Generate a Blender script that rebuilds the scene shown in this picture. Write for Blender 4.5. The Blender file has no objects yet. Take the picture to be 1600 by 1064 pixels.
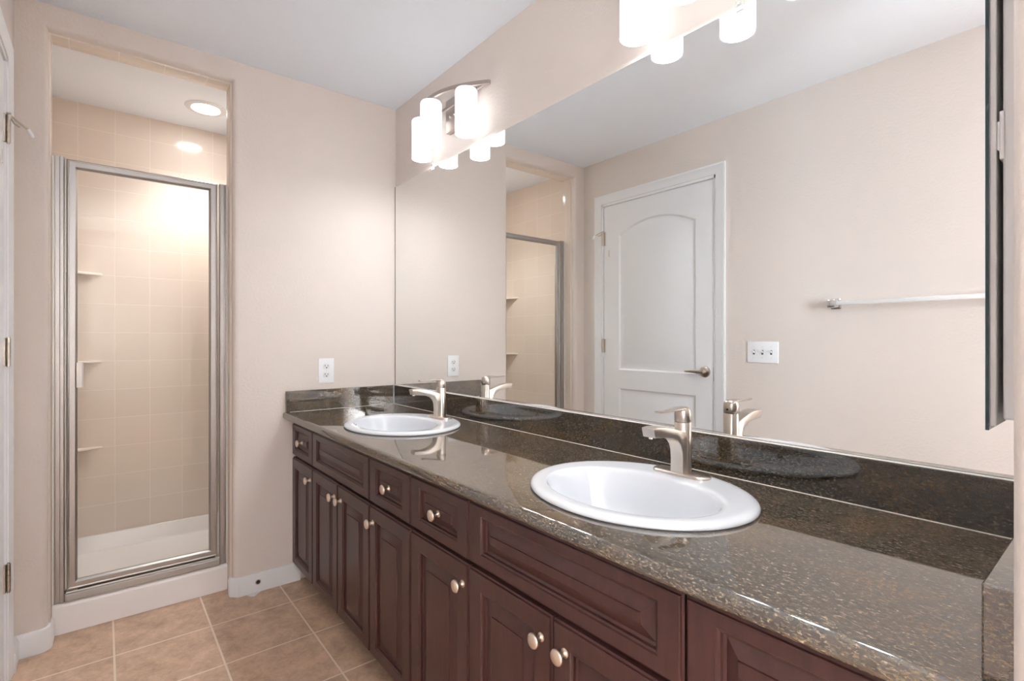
import bpy, bmesh, math, random
from mathutils import Vector, Matrix
random.seed(7)
S = bpy.context.scene
COL = S.collection
PI = math.pi

# ------------------------------------------------------------------ camera, light, exposure
cam = bpy.data.cameras.new('camera')
cam.sensor_width = 36.0
cam.lens = 795.3 / 1600 * 36
cam.shift_y = -1.2 / 1600
cam.shift_x = 0.3 / 1600
cam.clip_start = 0.01
cam_o = bpy.data.objects.new('camera', cam); COL.objects.link(cam_o)
YAW = math.radians(38.739)
cam_o.location = (2.5966, -1.2599, 1.1716)
fwd = Vector((-math.cos(YAW), math.sin(YAW), 0))
cam_o.rotation_euler = fwd.to_track_quat('-Z', 'Y').to_euler()
S.camera = cam_o

world = bpy.data.worlds.new('sky'); S.world = world
world.use_nodes = True
bgn = world.node_tree.nodes['Background']
bgn.inputs['Color'].default_value = (0.80, 0.90, 1.0, 1)
bgn.inputs['Strength'].default_value = 1.5

def area(name, loc, direction, sx, sy, power, color, spread=180):
    l = bpy.data.lights.new(name, 'AREA'); l.shape = 'RECTANGLE'; l.size = sx; l.size_y = sy
    l.energy = power; l.color = color; l.spread = math.radians(spread)
    o = bpy.data.objects.new(name, l); COL.objects.link(o)
    o.location = loc; o.rotation_euler = Vector(direction).to_track_quat('-Z', 'Y').to_euler()
    return o
# fill lights added out of view, shining in through two invented windows
area('added_fill', (5.02, 0.62, 1.45), (-1, 0, 0), 1.15, 1.3, 50, (0.82, 0.91, 1.0), 90)
area('added_fill', (3.85, 1.52, 1.45), (0, -1, 0), 1.3, 1.3, 112, (0.82, 0.91, 1.0), 30)
SHADE_GLOW = 0.75
BULB_GLOW = 30.0
DOWNLIGHT_GLOW = 20.0

vs = S.view_settings
vs.view_transform = 'Standard'; vs.look = 'None'; vs.gamma = 1.0; vs.use_curve_mapping = False
vs.exposure = 1.30
S.cycles.use_denoising = True
S.cycles.max_bounces = 12
S.cycles.diffuse_bounces = 6
S.cycles.glossy_bounces = 6
S.cycles.transmission_bounces = 8
S.cycles.transparent_max_bounces = 12
S.cycles.sample_clamp_indirect = 6.0

# ------------------------------------------------------------------ materials
def srgb(r, g, b):
    f = lambda c: (c / 255 / 12.92) if c / 255 <= 0.04045 else ((c / 255 + 0.055) / 1.055) ** 2.4
    return (f(r), f(g), f(b), 1)

def new_mat(name):
    m = bpy.data.materials.new(name); m.use_nodes = True
    return m, m.node_tree, m.node_tree.nodes['Principled BSDF']

def simple(name, col, rough=0.5, metal=0.0, bump=None, spec=0.5, coat=0.0, wear=0.0):
    m, t, b = new_mat(name)
    b.inputs['Base Color'].default_value = col
    b.inputs['Roughness'].default_value = rough
    b.inputs['Metallic'].default_value = metal
    b.inputs['Specular IOR Level'].default_value = spec
    b.inputs['Coat Weight'].default_value = coat
    tc = t.nodes.new('ShaderNodeTexCoord')
    n = t.nodes.new('ShaderNodeTexNoise'); n.inputs['Scale'].default_value = (bump[0] if bump else 40); n.inputs['Detail'].default_value = 3
    t.links.new(tc.outputs['Object'], n.inputs['Vector'])
    if bump:
        bp = t.nodes.new('ShaderNodeBump'); bp.inputs['Strength'].default_value = bump[1]; bp.inputs['Distance'].default_value = bump[2]
        t.links.new(n.outputs['Fac'], bp.inputs['Height']); t.links.new(bp.outputs['Normal'], b.inputs['Normal'])
    r = t.nodes.new('ShaderNodeMapRange')
    r.inputs['To Min'].default_value = max(0, rough - 0.006 - wear); r.inputs['To Max'].default_value = rough + 0.006 + wear
    t.links.new(n.outputs['Fac'], r.inputs['Value']); t.links.new(r.outputs['Result'], b.inputs['Roughness'])
    return m

M = {}
M['wall'] = simple('wall_paint', srgb(217, 207, 200), 0.55, bump=(95, 0.55, 0.0025), spec=0.35)
M['ceiling'] = simple('ceiling_paint', srgb(236, 242, 250), 0.75, bump=(80, 0.25, 0.003), spec=0.2)
M['white'] = simple('white_semi_gloss_paint', srgb(229, 229, 230), 0.32)
M['porcelain'] = simple('porcelain', srgb(222, 225, 230), 0.06, coat=0.3)
M['acrylic_white'] = simple('white_acrylic', srgb(240, 236, 234), 0.16)
M['plastic_white'] = simple('white_plastic', srgb(236, 236, 238), 0.35)
M['socket'] = simple('ivory_socket_plastic', srgb(226, 226, 228), 0.35)
M['dark'] = simple('dark_slot', srgb(45, 42, 40), 0.6)
M['nickel'] = simple('brushed_nickel', srgb(205, 194, 184), 0.30, 1.0)
M['nickel_light'] = simple('satin_nickel_knob', srgb(232, 216, 200), 0.34, 1.0)
M['hinge'] = simple('hinge_nickel', srgb(190, 180, 168), 0.35, 1.0)
M['alu'] = simple('satin_aluminium', srgb(174, 171, 168), 0.36, 1.0)
M['chrome'] = simple('chrome', srgb(225, 225, 225), 0.08, 1.0)
M['fixture'] = simple('brushed_steel_fixture', srgb(190, 178, 172), 0.35, 1.0)
M['gasket'] = simple('dark_gasket', srgb(60, 55, 52), 0.6)
M['caulk'] = simple('white_caulk', srgb(236, 232, 226), 0.5)
M['shelf_ceramic'] = simple('cream_ceramic', srgb(240, 231, 222), 0.15)
M['wood'] = None

# cherry stained wood
m, t, b = new_mat('dark_cherry_wood'); M['wood'] = m
tc = t.nodes.new('ShaderNodeTexCoord'); mp = t.nodes.new('ShaderNodeMapping')
mp.inputs['Scale'].default_value = (14, 14, 1.6)
n = t.nodes.new('ShaderNodeTexNoise'); n.inputs['Scale'].default_value = 5; n.inputs['Detail'].default_value = 6; n.inputs['Roughness'].default_value = 0.6
cr = t.nodes.new('ShaderNodeValToRGB')
cr.color_ramp.elements[0].position = 0.3; cr.color_ramp.elements[0].color = srgb(52, 29, 26)
cr.color_ramp.elements[1].position = 0.75; cr.color_ramp.elements[1].color = srgb(68, 38, 34)
t.links.new(tc.outputs['Object'], mp.inputs['Vector']); t.links.new(mp.outputs['Vector'], n.inputs['Vector'])
t.links.new(n.outputs['Fac'], cr.inputs['Fac']); t.links.new(cr.outputs['Color'], b.inputs['Base Color'])
b.inputs['Roughness'].default_value = 0.33
M['wood_dark'] = simple('cabinet_recess_wood', srgb(52, 26, 23), 0.5)

# granite
def granite(name, seed, gain, ior):
    m, t, b = new_mat(name)
    tc = t.nodes.new('ShaderNodeTexCoord')
    mp = t.nodes.new('ShaderNodeMapping'); mp.inputs['Scale'].default_value = (0.45, 1, 1); mp.inputs['Location'].default_value = (seed, seed * 2, 0)
    mp.inputs['Rotation'].default_value = (0, 0, 0.25)
    t.links.new(tc.outputs['Object'], mp.inputs['Vector'])
    def noise(scale, det, rough=0.6, dist=0.0):
        n = t.nodes.new('ShaderNodeTexNoise'); n.inputs['Scale'].default_value = scale; n.inputs['Detail'].default_value = det
        n.inputs['Roughness'].default_value = rough; n.inputs['Distortion'].default_value = dist
        t.links.new(mp.outputs['Vector'], n.inputs['Vector']); return n
    def ramp(n, pts):
        c = t.nodes.new('ShaderNodeValToRGB'); e = c.color_ramp.elements
        while len(e) < len(pts): e.new(0.5)
        for el, (p, col) in zip(e, pts): el.position = p; el.color = col
        t.links.new(n.outputs['Fac'], c.inputs['Fac']); return c
    def mix(f, a, c2):
        x = t.nodes.new('ShaderNodeMix'); x.data_type = 'RGBA'
        t.links.new(f, x.inputs['Factor']); t.links.new(a, x.inputs['A']); t.links.new(c2, x.inputs['B']); return x.outputs['Result']
    base = ramp(noise(330, 3, 0.7, 0.2), [(0.33, srgb(26, 22, 19)), (0.5, srgb(58, 51, 43)), (0.6, srgb(96, 85, 71)), (0.72, srgb(165, 150, 130))])
    gold = ramp(noise(340, 3, 0.7, 0.2), [(0.36, srgb(38, 29, 21)), (0.52, srgb(92, 73, 51)), (0.7, srgb(150, 120, 84))])
    area_f = ramp(noise(7, 4, 0.6, 1.0), [(0.44, (0, 0, 0, 1)), (0.62, (0.8, 0.8, 0.8, 1))])
    col = mix(area_f.outputs['Color'], base.outputs['Color'], gold.outputs['Color'])
    hs = t.nodes.new('ShaderNodeHueSaturation'); hs.inputs['Value'].default_value = gain
    t.links.new(col, hs.inputs['Color']); t.links.new(hs.outputs['Color'], b.inputs['Base Color'])
    b.inputs['Roughness'].default_value = 0.045; b.inputs['IOR'].default_value = ior
    return m
M['granite'] = granite('brown_granite', 3.1, 1.1, 2.35)
M['granite_shaded'] = granite('brown_granite_shaded', 8.3, 0.55, 1.85)  # granite copy darkened: the backsplash's dimmer light is put into its colour

# tiles
def tiles(name, plane, size, mortar, off, c1, c2, grout, rough, mottled=False, bump=0.5):
    m, t, b = new_mat(name)
    tc = t.nodes.new('ShaderNodeTexCoord'); sp = t.nodes.new('ShaderNodeSeparateXYZ'); cb = t.nodes.new('ShaderNodeCombineXYZ')
    t.links.new(tc.outputs['Object'], sp.inputs['Vector'])
    for ax, inp, o in zip(plane, 'XY', off):
        a = t.nodes.new('ShaderNodeMath'); a.operation = 'SUBTRACT'; a.inputs[1].default_value = o
        t.links.new(sp.outputs[ax], a.inputs[0]); t.links.new(a.outputs[0], cb.inputs[inp])
    br = t.nodes.new('ShaderNodeTexBrick'); br.offset = 0.0; br.squash = 1.0
    br.inputs['Scale'].default_value = 1.0; br.inputs['Brick Width'].default_value = size; br.inputs['Row Height'].default_value = size
    br.inputs['Mortar Size'].default_value = mortar; br.inputs['Mortar Smooth'].default_value = 0.3
    br.inputs['Color1'].default_value = c1; br.inputs['Color2'].default_value = c2; br.inputs['Mortar'].default_value = grout
    t.links.new(cb.outputs['Vector'], br.inputs['Vector'])
    out = br.outputs['Color']
    if mottled:
        n1 = t.nodes.new('ShaderNodeTexNoise'); n1.inputs['Scale'].default_value = 11; n1.inputs['Detail'].default_value = 10; n1.inputs['Roughness'].default_value = 0.78; n1.inputs['Distortion'].default_value = 0.15
        t.links.new(tc.outputs['Object'], n1.inputs['Vector'])
        c = t.nodes.new('ShaderNodeValToRGB'); e = c.color_ramp.elements
        e[0].position = 0.3; e[0].color = (0.58, 0.53, 0.48, 1); e[1].position = 0.7; e[1].color = (1.25, 1.25, 1.25, 1)
        t.links.new(n1.outputs['Fac'], c.inputs['Fac'])
        x = t.nodes.new('ShaderNodeMix'); x.data_type = 'RGBA'; x.blend_type = 'MULTIPLY'; x.inputs['Factor'].default_value = 1
        t.links.new(out, x.inputs['A']); t.links.new(c.outputs['Color'], x.inputs['B'])
        x2 = t.nodes.new('ShaderNodeMix'); x2.data_type = 'RGBA'; x2.inputs['B'].default_value = grout
        t.links.new(br.outputs['Fac'], x2.inputs['Factor']); t.links.new(x.outputs['Result'], x2.inputs['A'])
        out = x2.outputs['Result']
    t.links.new(out, b.inputs['Base Color'])
    b.inputs['Roughness'].default_value = rough
    bp = t.nodes.new('ShaderNodeBump'); bp.inputs['Strength'].default_value = bump; bp.inputs['Distance'].default_value = 0.0015; bp.invert = True
    t.links.new(br.outputs['Fac'], bp.inputs['Height']); t.links.new(bp.outputs['Normal'], b.inputs['Normal'])
    return m
TS = 0.157
tc1, tc2, tg = srgb(224, 212, 200), srgb(221, 208, 196), srgb(238, 230, 220)
M['tile_yz'] = tiles('cream_wall_tile', 'YZ', TS, 0.0014, (-1.209, 0.427), tc1, tc2, tg, 0.12)
M['tile_xz'] = tiles('cream_wall_tile_side', 'XZ', TS, 0.0014, (-0.97, 0.427), tc1, tc2, tg, 0.12)
M['tile_xy'] = tiles('cream_soffit_tile', 'XY', TS, 0.0014, (-0.09, -1.209), tc1, tc2, tg, 0.12)
M['floor'] = tiles('brown_floor_tile', 'XY', 0.3121, 0.0038, (0.2038, -1.2287), srgb(204, 174, 150), srgb(197, 167, 143), srgb(226, 208, 190), 0.42, True, 0.4)

def emissive(name, col, strength, rough=0.4):
    m, t, b = new_mat(name)
    b.inputs['Base Color'].default_value = (0.85, 0.85, 0.85, 1); b.inputs['Roughness'].default_value = rough
    b.inputs['Emission Color'].default_value = col; b.inputs['Emission Strength'].default_value = strength
    return m
M['shade'] = emissive('frosted_lamp_glass', (0.955, 0.98, 1.0, 1), SHADE_GLOW, 0.25)
M['bulb'] = emissive('lit_bulb', (0.955, 0.98, 1.0, 1), BULB_GLOW)
M['downlight'] = emissive('lit_downlight_lens', (0.97, 0.985, 1.0, 1), DOWNLIGHT_GLOW)

def thin_glass(name, tint, rough=0.0, ior=1.45):
    m = bpy.data.materials.new(name); m.use_nodes = True; t = m.node_tree
    for nd in list(t.nodes): t.nodes.remove(nd)
    o = t.nodes.new('ShaderNodeOutputMaterial'); mx = t.nodes.new('ShaderNodeMixShader')
    tr = t.nodes.new('ShaderNodeBsdfTransparent'); tr.inputs['Color'].default_value = tint
    gl = t.nodes.new('ShaderNodeBsdfGlossy'); gl.inputs['Roughness'].default_value = rough
    fr = t.nodes.new('ShaderNodeFresnel'); fr.inputs['IOR'].default_value = ior
    geo = t.nodes.new('ShaderNodeNewGeometry'); inv = t.nodes.new('ShaderNodeMath'); inv.operation = 'SUBTRACT'; inv.inputs[0].default_value = 1.0
    mu = t.nodes.new('ShaderNodeMath'); mu.operation = 'MULTIPLY'   # only the outer faces of the pane reflect
    t.links.new(geo.outputs['Backfacing'], inv.inputs[1]); t.links.new(inv.outputs[0], mu.inputs[0]); t.links.new(fr.outputs[0], mu.inputs[1])
    t.links.new(mu.outputs[0], mx.inputs[0]); t.links.new(tr.outputs[0], mx.inputs[1]); t.links.new(gl.outputs[0], mx.inputs[2])
    t.links.new(mx.outputs[0], o.inputs['Surface'])
    return m
M['glass'] = thin_glass('clear_shower_glass', (0.985, 0.99, 0.985, 1))
M['pane'] = thin_glass('window_glass', (0.98, 0.99, 0.99, 1))
m, t, b = new_mat('clear_acrylic'); M['acrylic'] = m
b.inputs['Transmission Weight'].default_value = 0.45; b.inputs['Roughness'].default_value = 0.08; b.inputs['IOR'].default_value = 1.49
b.inputs['Base Color'].default_value = (0.95, 0.95, 0.95, 1)
m, t, b = new_mat('silvered_mirror'); M['mirror'] = m
b.inputs['Metallic'].default_value = 1; b.inputs['Roughness'].default_value = 0.0; b.inputs['Base Color'].default_value = (0.90, 0.915, 0.91, 1)
M['mirror_edge'] = simple('mirror_glass_edge', srgb(92, 82, 72), 0.3)
M['teal_edge'] = simple('teal_glass_edge', srgb(30, 62, 66), 0.12)

# ------------------------------------------------------------------ mesh helpers
class MB:
    def __init__(s): s.v = []; s.f = []
    def add(s, verts, faces):
        o = len(s.v); s.v += [tuple(p) for p in verts]; s.f += [tuple(i + o for i in f) for f in faces]; return s
    def box(s, lo, hi, bev=0.0, seg=1):
        lo = [min(a, c) for a, c in zip(lo, hi)], [max(a, c) for a, c in zip(lo, hi)]
        lo, hi = lo
        bm = bmesh.new(); bmesh.ops.create_cube(bm, size=1)
        for v in bm.verts: v.co = Vector([lo[i] + (v.co[i] + 0.5) * (hi[i] - lo[i]) for i in range(3)])
        if bev > 0:
            bmesh.ops.bevel(bm, geom=bm.edges[:], offset=min(bev, 0.49 * min(h - l for l, h in zip(lo, hi))), segments=seg, affect='EDGES', profile=0.5)
        return s.bm(bm)
    def bm(s, bm, mat=None):
        bm.verts.ensure_lookup_table(); bm.verts.index_update()
        s.add([(mat @ v.co) if mat else v.co for v in bm.verts], [[v.index for v in f.verts] for f in bm.faces]); bm.free(); return s
    def tube(s, pts, rad, seg=16, caps=True):
        pts = [Vector(p) for p in pts]; rs = rad if isinstance(rad, (list, tuple)) else [rad] * len(pts)
        rings = []; up = None
        for i, p in enumerate(pts):
            d = (pts[min(i + 1, len(pts) - 1)] - pts[max(i - 1, 0)]).normalized()
            if up is None: up = Vector((0, 0, 1)) if abs(d.z) < 0.9 else Vector((0, 1, 0))
            a = d.cross(up).normalized(); c = a.cross(d).normalized(); up = c
            rings.append([p + a * math.cos(2 * PI * k / seg) * rs[i] + c * math.sin(2 * PI * k / seg) * rs[i] for k in range(seg)])
        return s.loft(rings, caps)
    def loft(s, rings, caps=True, closed=True):
        n = len(rings[0]); V = [p for r in rings for p in r]; F = []
        for i in range(len(rings) - 1):
            for k in range(n if closed else n - 1):
                k2 = (k + 1) % n
                F.append((i * n + k, i * n + k2, (i + 1) * n + k2, (i + 1) * n + k))
        if caps is True or caps == 'both' or caps == 'start': F.append(tuple(range(n - 1, -1, -1)))
        if caps is True or caps == 'both' or caps == 'end': F.append(tuple((len(rings) - 1) * n + k for k in range(n)))
        return s.add(V, F)
    def lathe(s, prof, origin=(0, 0, 0), axis='Z', seg=32, caps=True):
        o = Vector(origin)
        def P(r, h, a):
            c, d = r * math.cos(a), r * math.sin(a)
            return o + (Vector((c, d, h)) if axis == 'Z' else Vector((h, c, d)) if axis == 'X' else Vector((d, h, c)))
        return s.loft([[P(r, h, 2 * PI * k / seg) for k in range(seg)] for r, h in prof], caps)
    def prism(s, poly, a0, a1, axis='X'):
        # poly: 2D points in the other two axes
        def P(a, p): return (a, p[0], p[1]) if axis == 'X' else (p[0], a, p[1]) if axis == 'Y' else (p[0], p[1], a)
        return s.loft([[P(a0, p) for p in poly], [P(a1, p) for p in poly]], True)
    def build(s, name, mat, parent=None, smooth=35, loc=None):
        me = bpy.data.meshes.new(name); me.from_pydata(s.v, [], s.f)
        bm = bmesh.new(); bm.from_mesh(me)
        bmesh.ops.recalc_face_normals(bm, faces=bm.faces[:]); bm.to_mesh(me); bm.free()
        me.materials.append(M[mat] if isinstance(mat, str) else mat)
        if smooth:
            me.polygons.foreach_set('use_smooth', [True] * len(me.polygons)); me.set_sharp_from_angle(angle=math.radians(smooth))
        me.update()
        o = bpy.data.objects.new(name, me); COL.objects.link(o)
        if parent: o.parent = parent
        if loc: o.location = loc
        return o

def bevel_poly_prism(poly, a0, a1, axis, bev, seg=2):
    """prism whose two end rims are bevelled"""
    bm = bmesh.new()
    def P(a, p): return Vector((a, p[0], p[1]) if axis == 'X' else (p[0], a, p[1]) if axis == 'Y' else (p[0], p[1], a))
    A = [bm.verts.new(P(a0, p)) for p in poly]; B = [bm.verts.new(P(a1, p)) for p in poly]
    n = len(poly); fa = bm.faces.new(A); fb = bm.faces.new(B[::-1])
    for k in range(n): bm.faces.new((A[k], B[k], B[(k + 1) % n], A[(k + 1) % n]))
    bmesh.ops.recalc_face_normals(bm, faces=bm.faces[:])
    bmesh.ops.bevel(bm, geom=list(set(fa.edges[:] + fb.edges[:])), offset=bev, segments=seg, affect='EDGES', profile=0.5)
    return bm

def empty(name, loc, label, cat, group=None):
    o = bpy.data.objects.new(name, None); COL.objects.link(o); o.location = loc; o.empty_display_size = 0.05
    return tag(o, label, cat, group)
def tag(o, label, cat, group=None):
    o['label'] = label; o['category'] = cat
    if group: o['group'] = group
    return o
def struct(o): o['kind'] = 'structure'; return o
def copy_tree(o, parent=None):
    c = o.copy(); COL.objects.link(c)
    if parent: c.parent = parent
    for ch in list(o.children): copy_tree(ch, c)
    return c

# ------------------------------------------------------------------ the room
H, W = 2.44, 1.5155
XR = 2.522            # face of the short return wall beside the vanity
XE, YE = 4.8, 1.3     # the rest of the room, behind the camera
struct(MB().box((-1.1, -1.62, -0.1), (XE + .12, YE + .12, 0.0)).build('floor', 'floor', smooth=0))
struct(MB().box((-1.1, -1.62, H), (XE + .12, YE + .12, H + .1)).build('ceiling', 'ceiling', smooth=0))
# wall carrying the mirror
struct(MB().box((-1.1, 0, 0), (2.66, 0.12, H)).build('wall_mirror', 'wall', smooth=0))
# far wall with the rounded shower opening
YL, YR, ZT, RB, TH = -1.425, -0.800, 2.352, 0.026, 0.125
def upath(x, d): return [(x, YL - d, 0), (x, YL - d, ZT + d), (x, YR + d, ZT + d), (x, YR + d, 0)]
rings = [[(-TH, -W, 0), (-TH, -W, H), (-TH, 0, H), (-TH, 0, 0)], upath(-TH, 0), upath(-RB, 0)]
for k in range(1, 9):
    a = k / 8 * PI / 2
    rings.append(upath(-RB + RB * math.sin(a), RB - RB * math.cos(a)))
rings.append([(0, -W, 0), (0, -W, H), (0, 0, H), (0, 0, 0)])
struct(MB().loft(rings, False, closed=False).build('wall_far', 'wall', smooth=50))
# tile lining of the opening (jambs and head)
def lin(x, d): return [(x, YL + d, 0.0), (x, YL + d, ZT - d), (x, YR - d, ZT - d), (x, YR - d, 0.0)]
mb = MB().loft([lin(-TH, 0), lin(-TH, .006), lin(-.045, .006), lin(-.040, .004), lin(-.038, 0)], False, closed=False)
struct(mb.build('trim_1', 'tile_xy', smooth=50))
mb.v, mb.f = [], []
# left wall with the door hole
DX0, DX1, DZ = 0.172, 1.040, 2.128
struct(MB().box((-.1, -W - .115, 0), (DX0, -W, H)).box((DX1, -W - .115, 0), (XE, -W, H)).box((DX0, -W - .115, DZ), (DX1, -W, H)).build('wall_left', 'wall', smooth=0))
# short return wall, rounded at its free corner
pts = [(2.66, 0), (XR, 0)]
for k in range(9):
    a = PI + k / 8 * PI / 2
    pts.append((XR + .02 + .02 * math.cos(a), -.62 + .02 * math.sin(a)))
for k in range(9):
    a = 1.5 * PI + k / 8 * PI / 2
    pts.append((2.64 + .02 * math.cos(a), -.62 + .02 * math.sin(a)))
struct(MB().prism(pts, 0, H, 'Z').build('wall_right', 'wall', smooth=50))
# walls of the rest of the room, each with a hole for an added window
def wall_hole(name, axis, c0, c1, u0, u1, hu0, hu1, hz0, hz1):
    mb = MB()
    for a, b2, z0, z1 in ((u0, hu0, 0, H), (hu1, u1, 0, H), (hu0, hu1, 0, hz0), (hu0, hu1, hz1, H)):
        mb.box((c0, a, z0), (c1, b2, z1)) if axis == 'X' else mb.box((a, c0, z0), (b2, c1, z1))
    return struct(mb.build(name, 'wall', smooth=0))
wall_hole('wall_back', 'X', XE, XE + .12, -1.62, YE + .12, 0.02, 1.22, .8, 2.1)
wall_hole('wall_side', 'Y', YE, YE + .12, 2.54, XE, 3.20, 4.50, .8, 2.1)
struct(MB().box((2.54, .12, 0), (2.66, YE, H)).build('wall_inner', 'wall', smooth=0))
def window(name, axis, c, u0, u1):  # unseen windows, invented to let the fill light in
    w = MB()
    P = (lambda a, b2, z: (c + a, b2, z)) if axis == 'X' else (lambda a, b2, z: (b2, c + a, z))
    um = (u0 + u1) / 2
    for a, b2, z0, z1 in ((u0, u0 + .05, .8, 2.1), (u1 - .05, u1, .8, 2.1), (um - .025, um + .025, .85, 2.05), (u0 + .05, u1 - .05, .8, .85), (u0 + .05, u1 - .05, 2.05, 2.1)):
        w.box(P(.03, a, z0), P(.09, b2, z1), .004)
    o = struct(w.build(name, 'white'))
    MB().box(P(.058, u0 + .05, .85), P(.062, um - .025, 2.05)).build('pane', 'pane', o, 0)
    MB().box(P(.058, um + .025, .85), P(.062, u1 - .05, 2.05)).build('pane', 'pane', o, 0)
    MB().box(P(-.02, u0 - .04, .775), P(.03, u1 + .04, .8), .004).build('window_sill', 'white', o)
window('added_window_1', 'X', XE, 0.02, 1.22)
window('added_window_2', 'Y', YE, 3.20, 4.50)
# shower walls (tiled)
D, SL, SR = 0.9755, -1.500, -0.60
struct(MB().box((-D - .1, SL - .1, 0), (-D, SR + .1, H)).build('wall_shower_back', 'tile_yz', smooth=0))
struct(MB().box((-D, SL - .1, 0), (-TH, SL, H)).build('wall_shower_left', 'tile_xz', smooth=0))
struct(MB().box((-D, SR, 0), (-TH, SR + .1, H)).build('wall_shower_right', 'tile_xz', smooth=0))
struct(MB().box((-TH - .006, SL, .1), (-TH, YL - .002, H)).box((-TH - .006, YR + .002, .1), (-TH, SR, H)).box((-TH - .006, YL - .002, ZT + .002), (-TH, YR + .002, H)).build('wall_shower_front', 'tile_yz', smooth=0))

# baseboards: profile swept along a floor path
def baseboard(name, path, h=.085, th=.014):
    P = [Vector((p[0], p[1], 0)) for p in path]; prof = [(0, 0), (th, 0), (th, h - .018), (th * .55, h - .003), (th * .3, h), (0, h)]
    rings = []
    for i, p in enumerate(P):
        d1 = (P[i] - P[i - 1]).normalized() if i > 0 else (P[1] - P[0]).normalized()
        d2 = (P[i + 1] - P[i]).normalized() if i < len(P) - 1 else d1
        n1 = Vector((d1.y, -d1.x, 0)); n2 = Vector((d2.y, -d2.x, 0)); n = (n1 + n2).normalized(); k = 1 / max(.3, n.dot(n1))
        rings.append([p + n * o * k + Vector((0, 0, z)) for o, z in prof])
    return struct(MB().loft(rings, True).build(name, 'white', smooth=25))
arcL = [(-RB + RB * math.sin(a), YL - RB + RB * math.cos(a)) for a in [k / 8 * PI / 2 for k in range(8, -1, -1)]]
baseboard('baseboard_far_left', ([(0, -W)] + arcL + [(-.096, YL)])[::-1][::-1])
bb = baseboard('baseboard_far', [(-.045, YR + .001), (-.020, YR + .001), (.001, YR + .022), (0, -.51)])
# small screw hole left by a removed door stop
MB().lathe([(.0, 0), (.0125, 0), (.0125, .002), (.009, .003)], (.0135, -.7, .047), 'X', 20).build('screw_hole_rim', 'hinge', bb)
MB().lathe([(0, 0), (.0086, 0), (.0086, .0012), (0, .0012)], (.0158, -.7, .047), 'X', 16).build('screw_hole', 'dark', bb)
baseboard('baseboard_left', [(1.095, -W), (XE, -W)][::-1])
baseboard('baseboard_left_corner', [(0.0, -W), (0.112, -W)][::-1])
# flake of caulk lying on the floor in front of the baseboard
mb = MB().prism([(.018, -.748), (.020, -.69), (.034, -.705), (.05, -.722), (.044, -.738)], 0.0005, .003, 'Z')
tag(mb.build('paint_flake', 'white', smooth=0), 'small white paint flake on the floor tile against the baseboard', 'paint flake')

# ------------------------------------------------------------------ door in the left wall
yd = -W
door = struct(MB().box((.19, yd - .045, .012), (1.022, yd - .018, 2.108)).build('door_1', 'white', smooth=0))
def outline(x0, x1, z0, zs, za, i, n=18):
    pts = [(x0 + i, z0 + i), (x1 - i, z0 + i)]
    xc, hw = (x0 + x1) / 2, (x1 - x0) / 2 - i
    if za > zs:
        for k in range(n + 1):
            u = 1 - 2 * k / n
            pts.append((xc + u * hw, zs - i + (za - zs) * (1 - u * u)))
    else:
        pts += [(x1 - i, zs - i), (x0 + i, zs - i)]
    return pts
def face_plate():
    bm = bmesh.new(); yf = yd - .006
    def loop(pts, y):
        vs_ = [bm.verts.new((x, y, z)) for x, z in pts]
        return vs_, [bm.edges.new((vs_[k], vs_[(k + 1) % len(vs_)])) for k in range(len(vs_))]
    o, oe = loop([(.19, .012), (1.022, .012), (1.022, 2.108), (.19, 2.108)], yf)
    specs = [(.322, .905, .965, 1.895, 1.972), (.322, .905, .25, .838, .838)]
    loops = []; edges = list(oe)
    for sp in specs:
        l, e = loop(outline(*sp, 0), yf); loops.append(l); edges += e
    bmesh.ops.triangle_fill(bm, edges=edges, use_beauty=True)
    # drop the triangles filled inside the panel outlines
    def inside(x, z, poly):
        c = False
        for k in range(len(poly)):
            (x1, z1), (x2, z2) = poly[k], poly[k - 1]
            if (z1 > z) != (z2 > z) and x < (x2 - x1) * (z - z1) / (z2 - z1) + x1: c = not c
        return c
    polys = [outline(*sp, 0.0005) for sp in specs]
    kill = [f for f in bm.faces if any(inside(f.calc_center_median().x, f.calc_center_median().z, p) for p in polys)]
    bmesh.ops.delete(bm, geom=kill, context='FACES_ONLY')
    for sp, l in zip(specs, loops):
        prev = l
        for i, dy in ((.010, -.008), (.016, -.009), (.030, -.009), (.052, -.002)):
            cur = [bm.verts.new((x, yf + dy, z)) for x, z in outline(*sp, i)]
            for k in range(len(cur)): bm.faces.new((prev[k], prev[(k + 1) % len(cur)], cur[(k + 1) % len(cur)], cur[k]))
            prev = cur
        bm.faces.new(prev)
    # rim back to the slab
    r = [bm.verts.new((x, yd - .020, z)) for x, z in [(.19, .012), (1.022, .012), (1.022, 2.108), (.19, 2.108)]]
    for k in range(4): bm.faces.new((o[k], o[(k + 1) % 4], r[(k + 1) % 4], r[k]))
    return bm
MB().bm(face_plate()).build('door_face', 'white', door, 20)
# jamb and casing
MB().box((DX0, yd - .115, 0), (.186, yd, DZ)).box((1.026, yd - .115, 0), (DX1, yd, DZ)).box((DX0, yd - .115, 2.113), (DX1, yd, DZ)).build('door_jamb', 'white', door, 0)
mb = MB()
cas = [(0, 0), (0, .010), (.010, .0115), (.018, .009), (.040, .007), (.052, .0045), (.060, .004), (.060, 0)]   # (inward from the outer edge, out of the wall)
rings = []
for o_, t_ in cas:
    rings.append([(.112 + o_, yd + t_, 0), (.112 + o_, yd + t_, 2.190 - o_), (1.098 - o_, yd + t_, 2.190 - o_), (1.098 - o_, yd + t_, 0)])
mb.loft(rings, False, closed=False).build('door_casing', 'white', door, 25)
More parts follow.
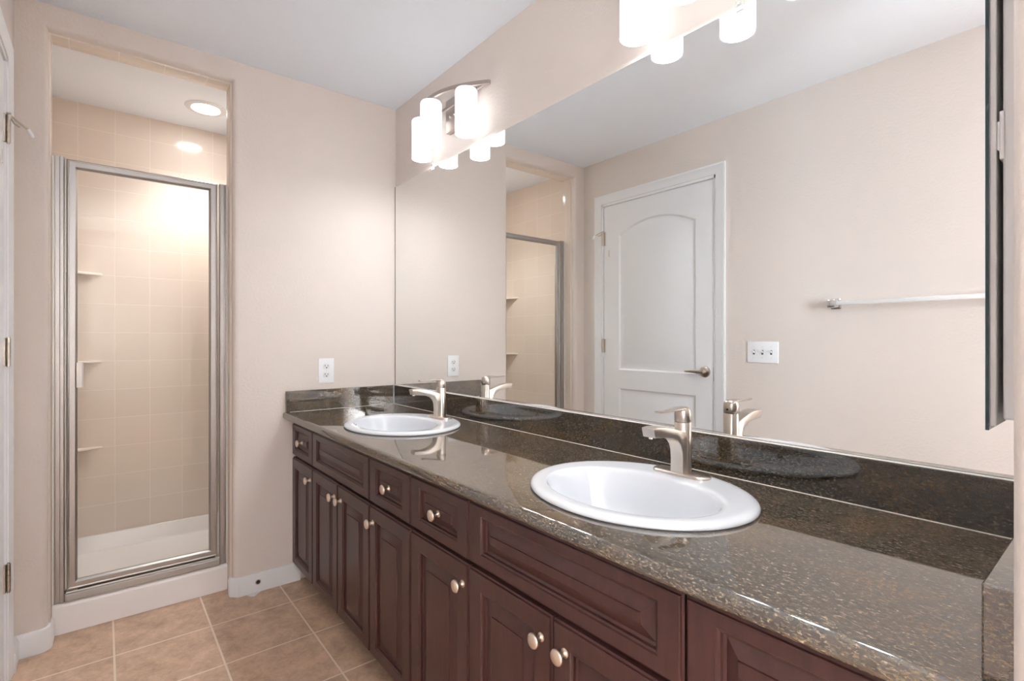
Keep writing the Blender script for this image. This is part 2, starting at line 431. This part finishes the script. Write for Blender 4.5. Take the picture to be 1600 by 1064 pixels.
# hinges
def hinge(z):
    mb = MB().box((.176, yd - .003, z - .047), (.187, yd + .0025, z + .047), .0008).box((.1895, yd - .0075, z - .047), (.203, yd - .001, z + .047), .0008)
    for k in range(5): mb.tube([(.188, yd + .005, z - .047 + .0188 * k + .0008), (.188, yd + .005, z - .047 + .0188 * (k + 1) - .0008)], .0062, 14)
    mb.tube([(.188, yd + .005, z - .050), (.188, yd + .005, z + .051)], .0042, 12)
    return mb.build('hinge', 'hinge', door)
for z in (1.885, 1.130, 0.366): hinge(z)
# hinge-pin door stop on the top hinge
mb = MB().box((.180, yd + .000, 1.934), (.198, yd + .012, 1.939), .001)
mb.tube([(.188, yd + .006, 1.936), (.170, yd + .022, 1.925), (.158, yd + .040, 1.912), (.150, yd + .052, 1.905)], .0035, 12)
mb.tube([(.192, yd + .006, 1.936), (.178, yd + .018, 1.910), (.166, yd + .030, 1.905)], .003, 12)
ds = mb.build('hinge_pin_stop', 'hinge', door)
MB().tube([(.151, yd + .050, 1.907), (.146, yd + .058, 1.893), (.143, yd + .062, 1.883)], [.006, .0065, .005], 14).build('rubber_tip', 'socket', ds)
MB().box((.232, yd - .007, 1.755), (.238, yd - .003, 1.80), .001).build('latch_plate', 'hinge', door)
# lever handle
hz, hx = .983, .968
hd = MB().lathe([(0, 0), (.033, 0), (.034, .003), (.031, .009), (.024, .012), (.012, .014), (.011, .040), (.0, .040)], (hx, yd - .006, hz), 'Y', 32).build('door_handle', 'nickel', door)
mb = MB().bm(bevel_poly_prism([(hx + .012, hz + .009), (hx - .03, hz + .010), (hx - .11, hz + .006), (hx - .114, hz), (hx - .11, hz - .006), (hx - .03, hz - .010), (hx + .012, hz - .009)], yd + .026, yd + .040, 'Y', .004))
mb.build('lever', 'nickel', hd)
MB().box((1.020, yd - .012, .93), (1.027, yd - .003, 1.01), .001).build('strike_plate', 'hinge', door)

# ------------------------------------------------------------------ switch plate and towel bar on the left wall
sx, sz = 1.308, 1.104
sw = empty('light_switch', (sx, yd, sz), 'white three-gang toggle switch plate on the beige wall beside the door', 'light switch')
MB().bm(bevel_poly_prism([(-.082, -.057), (.082, -.057), (.082, .057), (-.082, .057)], 0, .007, 'Y', .003)).build('cover_plate', 'plastic_white', sw)
for dx in (-.046, 0, .046):
    mb = MB().box((dx - .005, .0068, -.012), (dx + .005, .0075, .012)).build('toggle_slot', 'dark', sw)
    MB().prism([(.007, -.005), (.019, .004), (.019, .010), (.007, .006)], dx - .0038, dx + .0038, 'X').build('toggle', 'plastic_white', sw)
    for dz in (.030, -.030): MB().lathe([(0, .0065), (.003, .0065), (.003, .008), (0, .0085)], (dx, 0, dz), 'Y', 12).build('screw', 'socket', sw)

tb = empty('towel_bar', (1.66, yd, 1.345), 'clear acrylic towel bar with chrome posts on the beige wall', 'towel bar')
for px in (0.0, 0.62):
    p = MB().box((px - .022, 0, -.026), (px + .022, .010, .026), .003, 2).box((px - .018, .008, -.020), (px + .018, .072, .020), .005, 2)
    p.build('post', 'chrome', tb)
MB().box((.018, .044, -.010), (.602, .064, .010), .003, 2).build('bar', 'acrylic', tb)

# ------------------------------------------------------------------ outlet on the far wall
ox = empty('power_outlet', (0, -.382, 1.016), 'white duplex outlet on the wall above the short granite splash', 'power outlet')
MB().bm(bevel_poly_prism([(-.039, -.062), (.039, -.062), (.039, .062), (-.039, .062)], 0, .007, 'X', .003)).build('cover_plate', 'plastic_white', ox)
for dz in (.0215, -.0215):
    r = MB().bm(bevel_poly_prism([(.0165 * math.cos(a), dz + max(-.0135, min(.0135, .0165 * math.sin(a)))) for a in [2 * PI * k / 32 for k in range(32)]], .006, .0095, 'X', .0008)).build('receptacle', 'socket', ox)
    MB().box((.0094, -.0085, dz - .001), (.0098, -.006, dz + .008)).box((.0094, .0055, dz - .001), (.0098, .008, dz + .0065)).lathe([(0, .0094), (.0032, .0094), (.0032, .0098), (0, .0098)], (0, 0, dz - .0065), 'X', 12).build('socket_slots', 'dark', r, 0)
MB().lathe([(0, .0065), (.003, .0065), (.003, .0078), (0, .0082)], (0, 0, 0), 'X', 12).build('screw', 'socket', ox)

# ------------------------------------------------------------------ vanity cabinets
YF = -.547          # front of the doors
def panel_front(x0, x1, z0, z1, L, R, T, B, bev):
    rings = []
    def ring(k, e, y): return [(x0 + L * k + e, y, z0 + B * k + e), (x1 - R * k - e, y, z0 + B * k + e), (x1 - R * k - e, y, z1 - T * k - e), (x0 + L * k + e, y, z1 - T * k - e)]
    for k, e, dy in ((0, 0, .019), (0, 0, .007), (0, .0035, .005), (0, .0045, .001), (0, .0065, 0), (1, -.006, 0), (1, -.004, .003), (1, 0, .0045), (1, .0008, .011), (1, .006, .013), (1, .006 + bev, .004), (1, .0068 + bev, .0015)):
        rings.append(ring(k, e, YF + dy))
    return MB().loft(rings, True)
def knob(parent, x, z):
    MB().lathe([(0, 0), (.0095, 0), (.0095, -.002), (.006, -.004), (.0052, -.014), (.008, -.017), (.0150, -.020), (.0162, -.0235), (.015, -.0265), (.009, -.0285), (0, -.029)], (x, YF + .0005, z), 'Y', 28).build('knob', 'nickel_light', parent, 60)
Z_DR0, Z_DR1, Z_D0, Z_D1 = .617, .769, .094, .605
def cabinet(x0, x1, kind, knob_side, label):
    c = empty('vanity_cabinet', ((x0 + x1) / 2, -.28, 0), label, 'cabinet', 'vanity cabinets')
    off = Vector(c.location)
    a, b2 = x0, x1
    mb = MB()
    for p, q in ((a + .0005, a + .016), (b2 - .016, b2 - .0005)): mb.box((p, -.508, .085), (q, -.03, .790))
    mb.box((a + .016, -.508, .10), (b2 - .016, -.03, .115)).box((a + .016, -.036, .115), (b2 - .016, -.03, .790))
    # face frame
    mb.box((a + .0005, -.5275, .085), (a + .030, -.508, .790)).box((b2 - .030, -.5275, .085), (b2 - .0005, -.508, .790))
    mb.box((a + .03, -.5275, .765), (b2 - .03, -.508, .790)).box((a + .03, -.5275, .594), (b2 - .03, -.508, .628)).box((a + .03, -.5275, .085), (b2 - .03, -.508, .11))
    if kind == 'sink': mb.box(((a + b2) / 2 - .015, -.5275, .11), ((a + b2) / 2 + .015, -.508, .594))
    mb.build('carcass', 'wood', c, 0)
    MB().box((a + .0005, -.470, 0), (b2 - .0005, -.455, .0995)).build('toe_kick', 'wood_dark', c, 0)
    g = .002
    if kind == 'drawer':
        d = panel_front(a + g, b2 - g, Z_DR0, Z_DR1, .057, .055, .033, .038, .022)
        d = d.box((a + .035, -.528, .635), (b2 - .035, -.10, .75)).build('drawer', 'wood', c, 25); knob(d, (a + b2) / 2 + .008, .696)
        d = panel_front(a + g, b2 - g, Z_D0, Z_D1, .056, .056, .052, .043, .030).build('door', 'wood', c, 25)
        knob(d, b2 - .026 if knob_side > 0 else a + .034, .551)
    else:
        xm = (a + b2) / 2
        panel_front(a + g, b2 - g, Z_DR0, Z_DR1, .056, .052, .033, .038, .024).build('false_front', 'wood', c, 25)
        for p, q, kx in ((a + g, xm - .002, xm - .031), (xm + .002, b2 - g, xm + .039)):
            d = panel_front(p, q, Z_D0, Z_D1, .056, .056, .052, .043, .030).build('door', 'wood', c, 25); knob(d, kx, .551)
    for ch in c.children: ch.location = -off
    return c
U = [.006, .312, .922, 1.223, 1.534, 2.140, 2.470]
cabinet(U[0], U[1], 'drawer', 1, 'narrow dark cherry drawer-and-door cabinet touching the wall with the outlet')
cabinet(U[1], U[2], 'sink', 0, 'dark cherry double-door cabinet below the sink beside the outlet wall')
cabinet(U[2], U[3], 'drawer', -1, 'dark cherry drawer cabinet touching the double-door cabinet of the outlet-side sink')
cabinet(U[3], U[4], 'drawer', 1, 'dark cherry drawer cabinet touching the double-door cabinet of the sink away from the outlet')
cabinet(U[4], U[5], 'sink', 0, 'dark cherry double-door cabinet below the sink away from the outlet wall')
last = cabinet(U[5], U[6], 'drawer', -1, 'dark cherry cabinet under the open stretch of worktop past both sinks')
# filler strip between the last cabinet and the return wall
MB().box((U[6] - last.location.x, -.5275 + .28, .0), (XR - .001 - last.location.x, -.508 + .28, .790)).build('filler_strip', 'wood', last, 0)

# ------------------------------------------------------------------ worktop with splashes
ZC, YC = .823, -.588
SINKS = [(.692, -.305), (1.862, -.305)]
prof = [(-.001, ZC), (YC + .013, ZC)]
for k in range(1, 7):
    a = PI / 2 + k / 6 * PI / 2
    prof.append((YC + .013 + .013 * math.cos(a), ZC - .013 + .013 * math.sin(a)))
for k in range(0, 5):
    a = PI + k / 4 * PI / 2
    prof.append((YC + .010 + .010 * math.cos(a), ZC - .022 + .010 * math.sin(a)))
prof.append((-.001, ZC - .032))
top = MB().prism(prof, .001, XR - .001, 'X').build('granite_worktop', 'granite', smooth=30)
cuts = []
for (x, y) in SINKS:
    c = MB().prism([(x + .235 * math.cos(a), y + .01 + .185 * math.sin(a)) for a in [2 * PI * k / 64 for k in range(64)]], .7, .9, 'Z').build('cut', 'granite', smooth=0)
    md = top.modifiers.new('hole', 'BOOLEAN'); md.operation = 'DIFFERENCE'; md.object = c; md.solver = 'EXACT'; cuts.append(c)
dg = bpy.context.evaluated_depsgraph_get()
me = bpy.data.meshes.new_from_object(top.evaluated_get(dg))
top.modifiers.clear(); top.data = me
for c in cuts: bpy.data.objects.remove(c, do_unlink=True)
me.polygons.foreach_set('use_smooth', [True] * len(me.polygons)); me.set_sharp_from_angle(angle=math.radians(30))
tag(top, 'long brown granite worktop with a rounded front edge over the cherry cabinets', 'worktop')
ZB = .9236
MB().box((.001, -.0205, ZC), (2.4905, -.001, ZB), .0015).build('backsplash', 'granite_shaded', top)
MB().box((.001, -.577, ZC), (.021, -.0205, ZB), .0015).build('side_splash', 'granite', top)
MB().box((2.491, -.560, ZC), (XR - .001, -.001, ZB), .002).build('side_splash', 'granite', top)
MB().box((.021, -.0225, ZC), (2.491, -.0205, ZC + .0012)).box((.021, -.56, ZC), (.0225, -.021, ZC + .0012)).box((.0205, -.0225, ZC), (.0225, -.0203, ZB)).build('caulk_bead', 'caulk', top, 0)

# ------------------------------------------------------------------ sinks
def sink(x, y, label):
    s = empty('bathroom_sink', (x, y, ZC), label, 'sink', 'drop-in sinks')
    A, B = .266, .223
    def ell(a, b2, z, cy, n=72): return [(a * math.cos(2 * PI * k / n), cy + b2 * math.sin(2 * PI * k / n), z) for k in range(n)]
    R = [ell(A - .030, B - .030, .0005, 0), ell(A - .004, B - .004, .0005, 0), ell(A, B, .003, 0), ell(A, B, .006, 0), ell(A - .002, B - .002, .0095, 0), ell(A - .007, B - .007, .0125, 0), ell(A - .014, B - .014, .014, 0), ell(A - .024, B - .024, .0138, -.001)]
    Ai, Bi, cy = .210, .152, -.031       # bowl mouth
    for f in (.35, .7, .9): R.append(ell((A - .024) * (1 - f) + Ai * f, (B - .024) * (1 - f) + Bi * f, .0138 - .0018 * f, cy * f))
    for r_, z in ((1.0, .0095), (.985, .004), (.965, -.006), (.935, -.028), (.89, -.062), (.82, -.095), (.70, -.120), (.52, -.135), (.30, -.142), (.16, -.144)):
        R.append(ell(Ai * r_, Bi * r_ if r_ > .2 else Ai * r_, z, cy * (1 - .1 * (1 - r_))))
    # underside shell back up to the rim
    R2 = R + [ell(.030, .030, -.152, cy), ell(Ai * .75, Bi * .75, -.13, cy), ell(Ai * .93, Bi * .93, -.07, cy), ell(Ai * 1.03, Bi * 1.05, -.012, cy + .004), R[0]]
    MB().loft(R2, False).build('basin', 'porcelain', s, 60)
    MB().lathe([(.0, -.1425), (.012, -.1425), (.014, -.1405), (.026, -.1405), (.030, -.1425), (.030, -.150), (0, -.150)], (0, cy, 0), 'Z', 32).build('drain', 'chrome', s)
    MB().lathe([(0, .002), (.0085, .002), (.0085, -.002), (0, -.002)], (0, cy - Bi * .925 + .003, -.026), 'Y', 20).build('overflow_hole', 'dark', s)
    return s
sink(*SINKS[0], 'white oval drop-in sink beside the wall with the outlet')
sink(*SINKS[1], 'white oval drop-in sink away from the outlet wall, nearer the camera')

# ------------------------------------------------------------------ faucets
def faucet(x, y, label):
    f = empty('sink_faucet', (x, y, ZC + .0132), label, 'faucet', 'sink faucets')
    hl, hw = .051, .026
    def stad(r, l, z, n=24):
        out = []
        for k in range(n + 1): a = -PI / 2 + PI * k / n; out.append((l + r * math.cos(a), -.008 + r * math.sin(a), z))
        for k in range(n + 1): a = PI / 2 + PI * k / n; out.append((-l + r * math.cos(a), -.008 + r * math.sin(a), z))
        return out
    MB().loft([stad(hw, hl, 0), stad(hw, hl, .0035), stad(hw - .002, hl, .006), stad(hw - .005, hl, .007)], True).build('base_plate', 'nickel', f)
    MB().lathe([(.0205, .0065), (.0205, .1285), (.0198, .1295)], (0, 0, 0), 'Z', 40).build('body', 'nickel', f)
    # spout: flat band rising along the front of the body and arching forward
    topl = [(-.146, .129), (-.128, .1305), (-.10, .129), (-.07, .1235), (-.04, .115), (.0, .102)]
    und = [(0.0, .0065), (-.029, .0065), (-.0285, .04), (-.030, .06), (-.036, .077), (-.048, .089), (-.066, .097), (-.09, .102), (-.115, .1045), (-.140, .107)]
    MB().bm(bevel_poly_prism(topl + und, -.0175, .0175, 'X', .003, 3)).build('spout', 'nickel', f, 40)
    # cap and lever
    lv = MB().lathe([(.0195, .1305), (.0205, .1315), (.0205, .150), (.0195, .158), (.0165, .164), (.010, .1675), (0, .1685)], (0, 0, 0), 'Z', 40)
    secs = []
    for yy, zz, w, t_ in ((.012, .160, .014, .007), (-.012, .1635, .016, .006), (-.04, .163, .0135, .0042), (-.07, .161, .0105, .003), (-.095, .1615, .0095, .0026), (-.106, .163, .009, .0025)):
        secs.append([(w * math.cos(2 * PI * k / 16), yy, zz + t_ * math.sin(2 * PI * k / 16)) for k in range(16)])
    lv = lv.loft(secs, True).build('lever', 'nickel', f, 50)
    MB().lathe([(0, .0202), (.003, .0202), (.003, .0212), (0, .0212)], (0, 0, .1415), 'Y', 14).build('set_screw_hole', 'dark', lv)
    MB().lathe([(0, 0), (.0085, 0), (.0085, .004), (0, .004)], (0, -.129, .1025), 'Z', 20).build('aerator', 'chrome', f)
    return f
faucet(.694, -.124, 'brushed nickel lever faucet on the sink beside the outlet wall')
faucet(1.868, -.124, 'brushed nickel lever faucet on the sink away from the outlet wall')

# ------------------------------------------------------------------ wall mirror
mr = empty('vanity_mirror', (1.25, 0, .936), 'frameless mirror spanning the wall above the granite backsplash', 'mirror')
off = Vector(mr.location)
ZM = 2.0125
MB().box((.0085, -.0055, .9268), (2.515, -.001, ZM)).build('mirror_glass', 'mirror', mr, 0)
MB().box((.0012, -.0057, .9268), (.0084, -.001, ZM)).build('glass_edge', 'mirror_edge', mr, 0)
MB().box((.002, -.0085, .9240), (2.515, -.001, .9266)).build('mirror_channel', 'alu', mr, 0)
MB().box((.022, -.0195, .9237), (2.490, -.0088, .9252), .0005).build('sealant_bead', 'caulk', mr, 0)
for x in (.418, 1.954):
    c = MB().box((x - .010, -.009, ZM - .010), (x + .010, -.0058, ZM + .004), .001).box((x - .010, -.009, ZM + .0005), (x + .010, -.001, ZM + .016), .001).build('mirror_clip', 'acrylic', mr)
    MB().lathe([(0, -.0125), (.004, -.012), (.0045, -.009), (0, -.009)], (x, 0, ZM + .008), 'Y', 14).build('clip_screw', 'chrome', c)
for ch in mr.children: ch.location = -off

# ------------------------------------------------------------------ vanity lights
def vanity_light(x, label):
    v = empty('vanity_light', (x, 0, 2.19), label, 'vanity light', 'three-shade vanity lights')
    MB().box((-.060, -.026, -.068), (.060, -.001, .082), .003, 2).build('backplate', 'fixture', v)
    for dx in (-.018, .018):
        MB().lathe([(0, -.034), (.005, -.033), (.0065, -.029), (.0065, -.025), (0, -.025)], (dx, 0, -.005), 'Y', 16).build('cap_nut', 'chrome', v)
    zb0, zb1 = .038, .054
    y_of = lambda d: -.137 + .119 * (d / .272) ** 2
    n = 32; out = [(-.272 + .544 * k / n) for k in range(n + 1)]
    rings = [[(d, y_of(d) - .005, zb0), (d, y_of(d) + .006, zb0), (d, y_of(d) + .006, zb1), (d, y_of(d) - .005, zb1)] for d in out]
    MB().loft(rings, True).box((-.268, -.030, zb0 + .001), (.268, -.020, zb1 - .001), .001).build('bow_arm', 'fixture', v, 30)
    for dx in (-.19, 0, .19):
        d = y_of(dx)
        MB().lathe([(.0, .040), (.010, .040), (.010, .034), (.017, .031), (.017, .022), (0, .022)], (dx, d, 0), 'Z', 24).build('socket_cap', 'fixture', v)
        sh = MB().lathe([(.0, .026), (.036, .026), (.043, .023), (.0465, .016), (.0465, -.160), (.0445, -.160), (.0445, .014), (.036, .021), (.0, .022)], (dx, d, 0), 'Z', 40, False).build('lamp_shade', 'shade', v, 40)
        MB().lathe([(0, .02), (.012, .02), (.013, -.03), (.022, -.055), (.030, -.08), (.030, -.095), (.022, -.104), (.010, -.108), (0, -.109)], (dx, d, 0), 'Z', 24).build('bulb', 'bulb', sh)
        pl = bpy.data.lights.new('vanity_bulb_light', 'POINT'); pl.energy = 1.4; pl.color = (0.97, 0.985, 1.0); pl.shadow_soft_size = .022
        plo = bpy.data.objects.new('vanity_bulb_light', pl); COL.objects.link(plo); plo.location = (x + dx, d, 2.19 - .137)
    return v
vanity_light(.630, 'three-shade nickel vanity light above the sink beside the outlet wall')
vanity_light(1.880, 'three-shade vanity light above the sink away from the outlet, cut off by the photo top')

# ------------------------------------------------------------------ medicine cabinet on the return wall
mc = empty('medicine_cabinet', (XR, -.25, 1.06), 'mirrored medicine cabinet seen edge-on beside the big mirror', 'medicine cabinet')
off = Vector(mc.location)
y0, y1 = -.400, -.040
MB().box((2.486, y0 + .006, 1.073), (XR - .001, y1, 1.745), .002).build('box', 'white', mc)
d = MB().box((2.4745, y0 + .002, 1.064), (2.4805, y1, 1.752), .001).build('door_backing', 'white', mc)
MB().box((2.4708, y0, 1.059), (2.4744, y1, 1.757), .0004).build('door_mirror', 'mirror', mc)
MB().box((2.4708, y0 - .0012, 1.059), (2.4744, y0 - .0001, 1.757)).build('glass_edge', 'teal_edge', mc, 0)
for z in (1.424, 1.70):
    MB().box((2.4806, y0 + .004, z - .018), (2.4838, y0 + .03, z + .018), .001).box((2.483, y0 + .003, z - .030), (2.4875, y0 + .03, z + .030), .001).build('hinge', 'plastic_white', mc)
for ch in mc.children: ch.location = -off

# ------------------------------------------------------------------ shower
sb = empty('shower_base', (-.54, -1.05, 0), 'white acrylic shower base with a raised curb at the opening', 'shower base')
off = Vector(sb.location)
mb = MB()
# tray: floor, cove and upstand
x0, x1, yy0, yy1 = -D + .001, -.205, SL + .001, SR - .001
def rr(ix, iy, z): return [(x0 + ix, yy0 + iy, z), (x1, yy0 + iy, z), (x1, yy1 - iy, z), (x0 + ix, yy1 - iy, z)]
rings = [rr(0, 0, 0.0), rr(0, 0, .108), rr(.003, .003, .113), rr(.014, .014, .113), rr(.018, .018, .108), rr(.024, .024, .045), rr(.034, .034, .030), rr(.05, .05, .026), rr(.30, .35, .018)]
mb.loft(rings, True)
# curb with rounded edges, filling the opening
cp = [(-.215, .001), (-.100, .001), (-.1005, .095)]
for k in range(0, 9):
    a = k / 8 * PI / 2
    cp.append((-.118 + .0175 * math.cos(a), .104 + .0175 * math.sin(a)))
cp += [(-.195, .124), (-.215, .11)]
bmv = [(p[0], p[1]) for p in cp]
mb.loft([[(p[0], YL + .0065, p[1]) for p in bmv], [(p[0], YR - .0065, p[1]) for p in bmv]], True)
mb.build('tray', 'acrylic_white', sb, 40)
MB().lathe([(0, .020), (.05, .020), (.052, .018), (.052, .012), (0, .012)], (-.55, -1.05, 0), 'Z', 32).build('drain_cover', 'chrome', sb)
for ch in sb.children: ch.location = -off

sd = empty('shower_door', (-.12, -1.11, .124), 'satin metal framed clear glass shower door standing on the white curb', 'shower door')
off = Vector(sd.location)
def yl(*a): return a
# fixed jambs: stepped extrusions against the opening
jx0, jx1 = -.150, -.108
j = MB().prism([(jx0, YL + .0065), (jx1 + .004, YL + .0065), (jx1 + .004, -1.411), (jx1, -1.409), (jx1, -1.396), (jx1 + .003, -1.394), (jx1 + .003, -1.384), (jx1 - .004, -1.381), (jx1 - .004, -1.3785), (jx0, -1.3785)], .1235, 1.902, 'Z')
j.build('jamb', 'alu', sd, 25)
j = MB().prism([(jx0, -.8375), (jx1, -.8375), (jx1 + .003, -.835), (jx1 + .003, -.820), (jx1 - .002, -.817), (jx1 - .002, -.813), (jx1 + .005, -.811), (jx1 + .005, YR - .0065), (jx0, YR - .0065)], .1235, 1.898, 'Z')
j.build('jamb', 'alu', sd, 25)
# sill
MB().prism([(-.155, .1225), (-.1005, .1225), (-.1005, .126), (-.1025, .127), (-.1035, .149), (-.1055, .152), (-.112, .153), (-.113, .159), (-.155, .160)], -1.378, -.838, 'Y').build('sill', 'alu', sd, 25)
# door leaf: mitred frame swept round the glass
fy0, fy1, fz0, fz1 = -1.3755, -.8455, .167, 1.897
prof = [(0, -.138), (0, -.111), (.002, -.107), (.005, -.106), (.008, -.107), (.009, -.1085), (.026, -.1085), (.0285, -.110), (.0315, -.115), (.0335, -.118), (.0335, -.128), (.026, -.136), (.003, -.138)]
rings = []
for yy, zz, sy, s2 in ((fy0, fz0, 1, 1), (fy1, fz0, -1, 1), (fy1, fz1, -1, -1), (fy0, fz1, 1, -1), (fy0, fz0, 1, 1)):
    rings.append([(x, yy + sy * i, zz + s2 * i) for i, x in prof])
fr = MB().loft(rings, False).build('door_frame', 'alu', sd, 25)
MB().box((-.127, fy0 + .030, fz0 + .030), (-.121, fy1 - .030, fz1 - .030)).build('glass', 'glass', sd, 0)
MB().box((-.1175, fy0 + .034, fz0 - .007), (-.112, fy1 - .01, fz0 - .0008)).build('door_sweep', 'gasket', sd, 0)
# pull handle
MB().box((-.108, -1.345, .978), (-.098, -1.334, 1.080), .001).box((-.098, -1.345, .978), (-.0955, -1.322, 1.080), .0008).box((-.098, -1.3265, .978), (-.086, -1.3215, 1.080), .001).build('pull_handle', 'alu', sd)
MB().box((-.128, -1.384, .155), (-.110, -1.377, .168), .001).build('corner_plug', 'gasket', sd)
for ch in sd.children: ch.location = -off
# caulk lines where the jambs meet the tiles
mb = MB().box((jx1 + .001, YL + .0063, .124), (jx1 + .008, YL + .011, 1.90), .0015).box((jx1 + .001, YR - .0105, .124), (jx1 + .008, YR - .0063, 1.896), .0015)
o = mb.build('caulk_line', 'caulk', sd); o.location = -off

# corner shelves
def shelf(z, label):
    L = .236; pts = [(0, 0), (L, 0)]
    for k in range(1, 12):
        u = k / 12; pts.append((L * (1 - u) - .030 * math.sin(PI * u), L * u - .030 * math.sin(PI * u)))
    pts.append((0, L))
    s = MB().bm(bevel_poly_prism(pts, -.014, 0, 'Z', .004)).build('corner_shelf', 'shelf_ceramic', smooth=40, loc=(-D + .0005, SL + .0005, z))
    return tag(s, label, 'shower shelf', 'shower corner shelves')
shelf(1.534, 'cream ceramic corner shelf, the topmost in the tiled shower')
shelf(1.058, 'cream ceramic corner shelf level with the shower door pull, middle of three')
shelf(.592, 'cream ceramic corner shelf, the lowest in the tiled shower')

# recessed ceiling light over the shower
dl = empty('recessed_light', (-.627, -.822, H), 'round lit recessed light in the shower ceiling', 'ceiling light')
MB().lathe([(.066, -.004), (.070, -.008), (.094, -.006), (.100, -.0005), (.066, -.0005)], (0, 0, 0), 'Z', 48, False).build('trim_ring', 'white', dl, 40)
MB().lathe([(0, -.004), (.066, -.004), (.066, -.001), (0, -.001)], (0, 0, 0), 'Z', 48).build('lens', 'downlight', dl)
sp = bpy.data.lights.new('recessed_light_beam', 'SPOT'); sp.energy = 15; sp.color = (1.0, 0.985, 0.965); sp.spot_size = math.radians(125); sp.spot_blend = 0.9; sp.shadow_soft_size = 0.06
spo = bpy.data.objects.new('recessed_light_beam', sp); COL.objects.link(spo); spo.location = (-.627, -.822, H - .075)
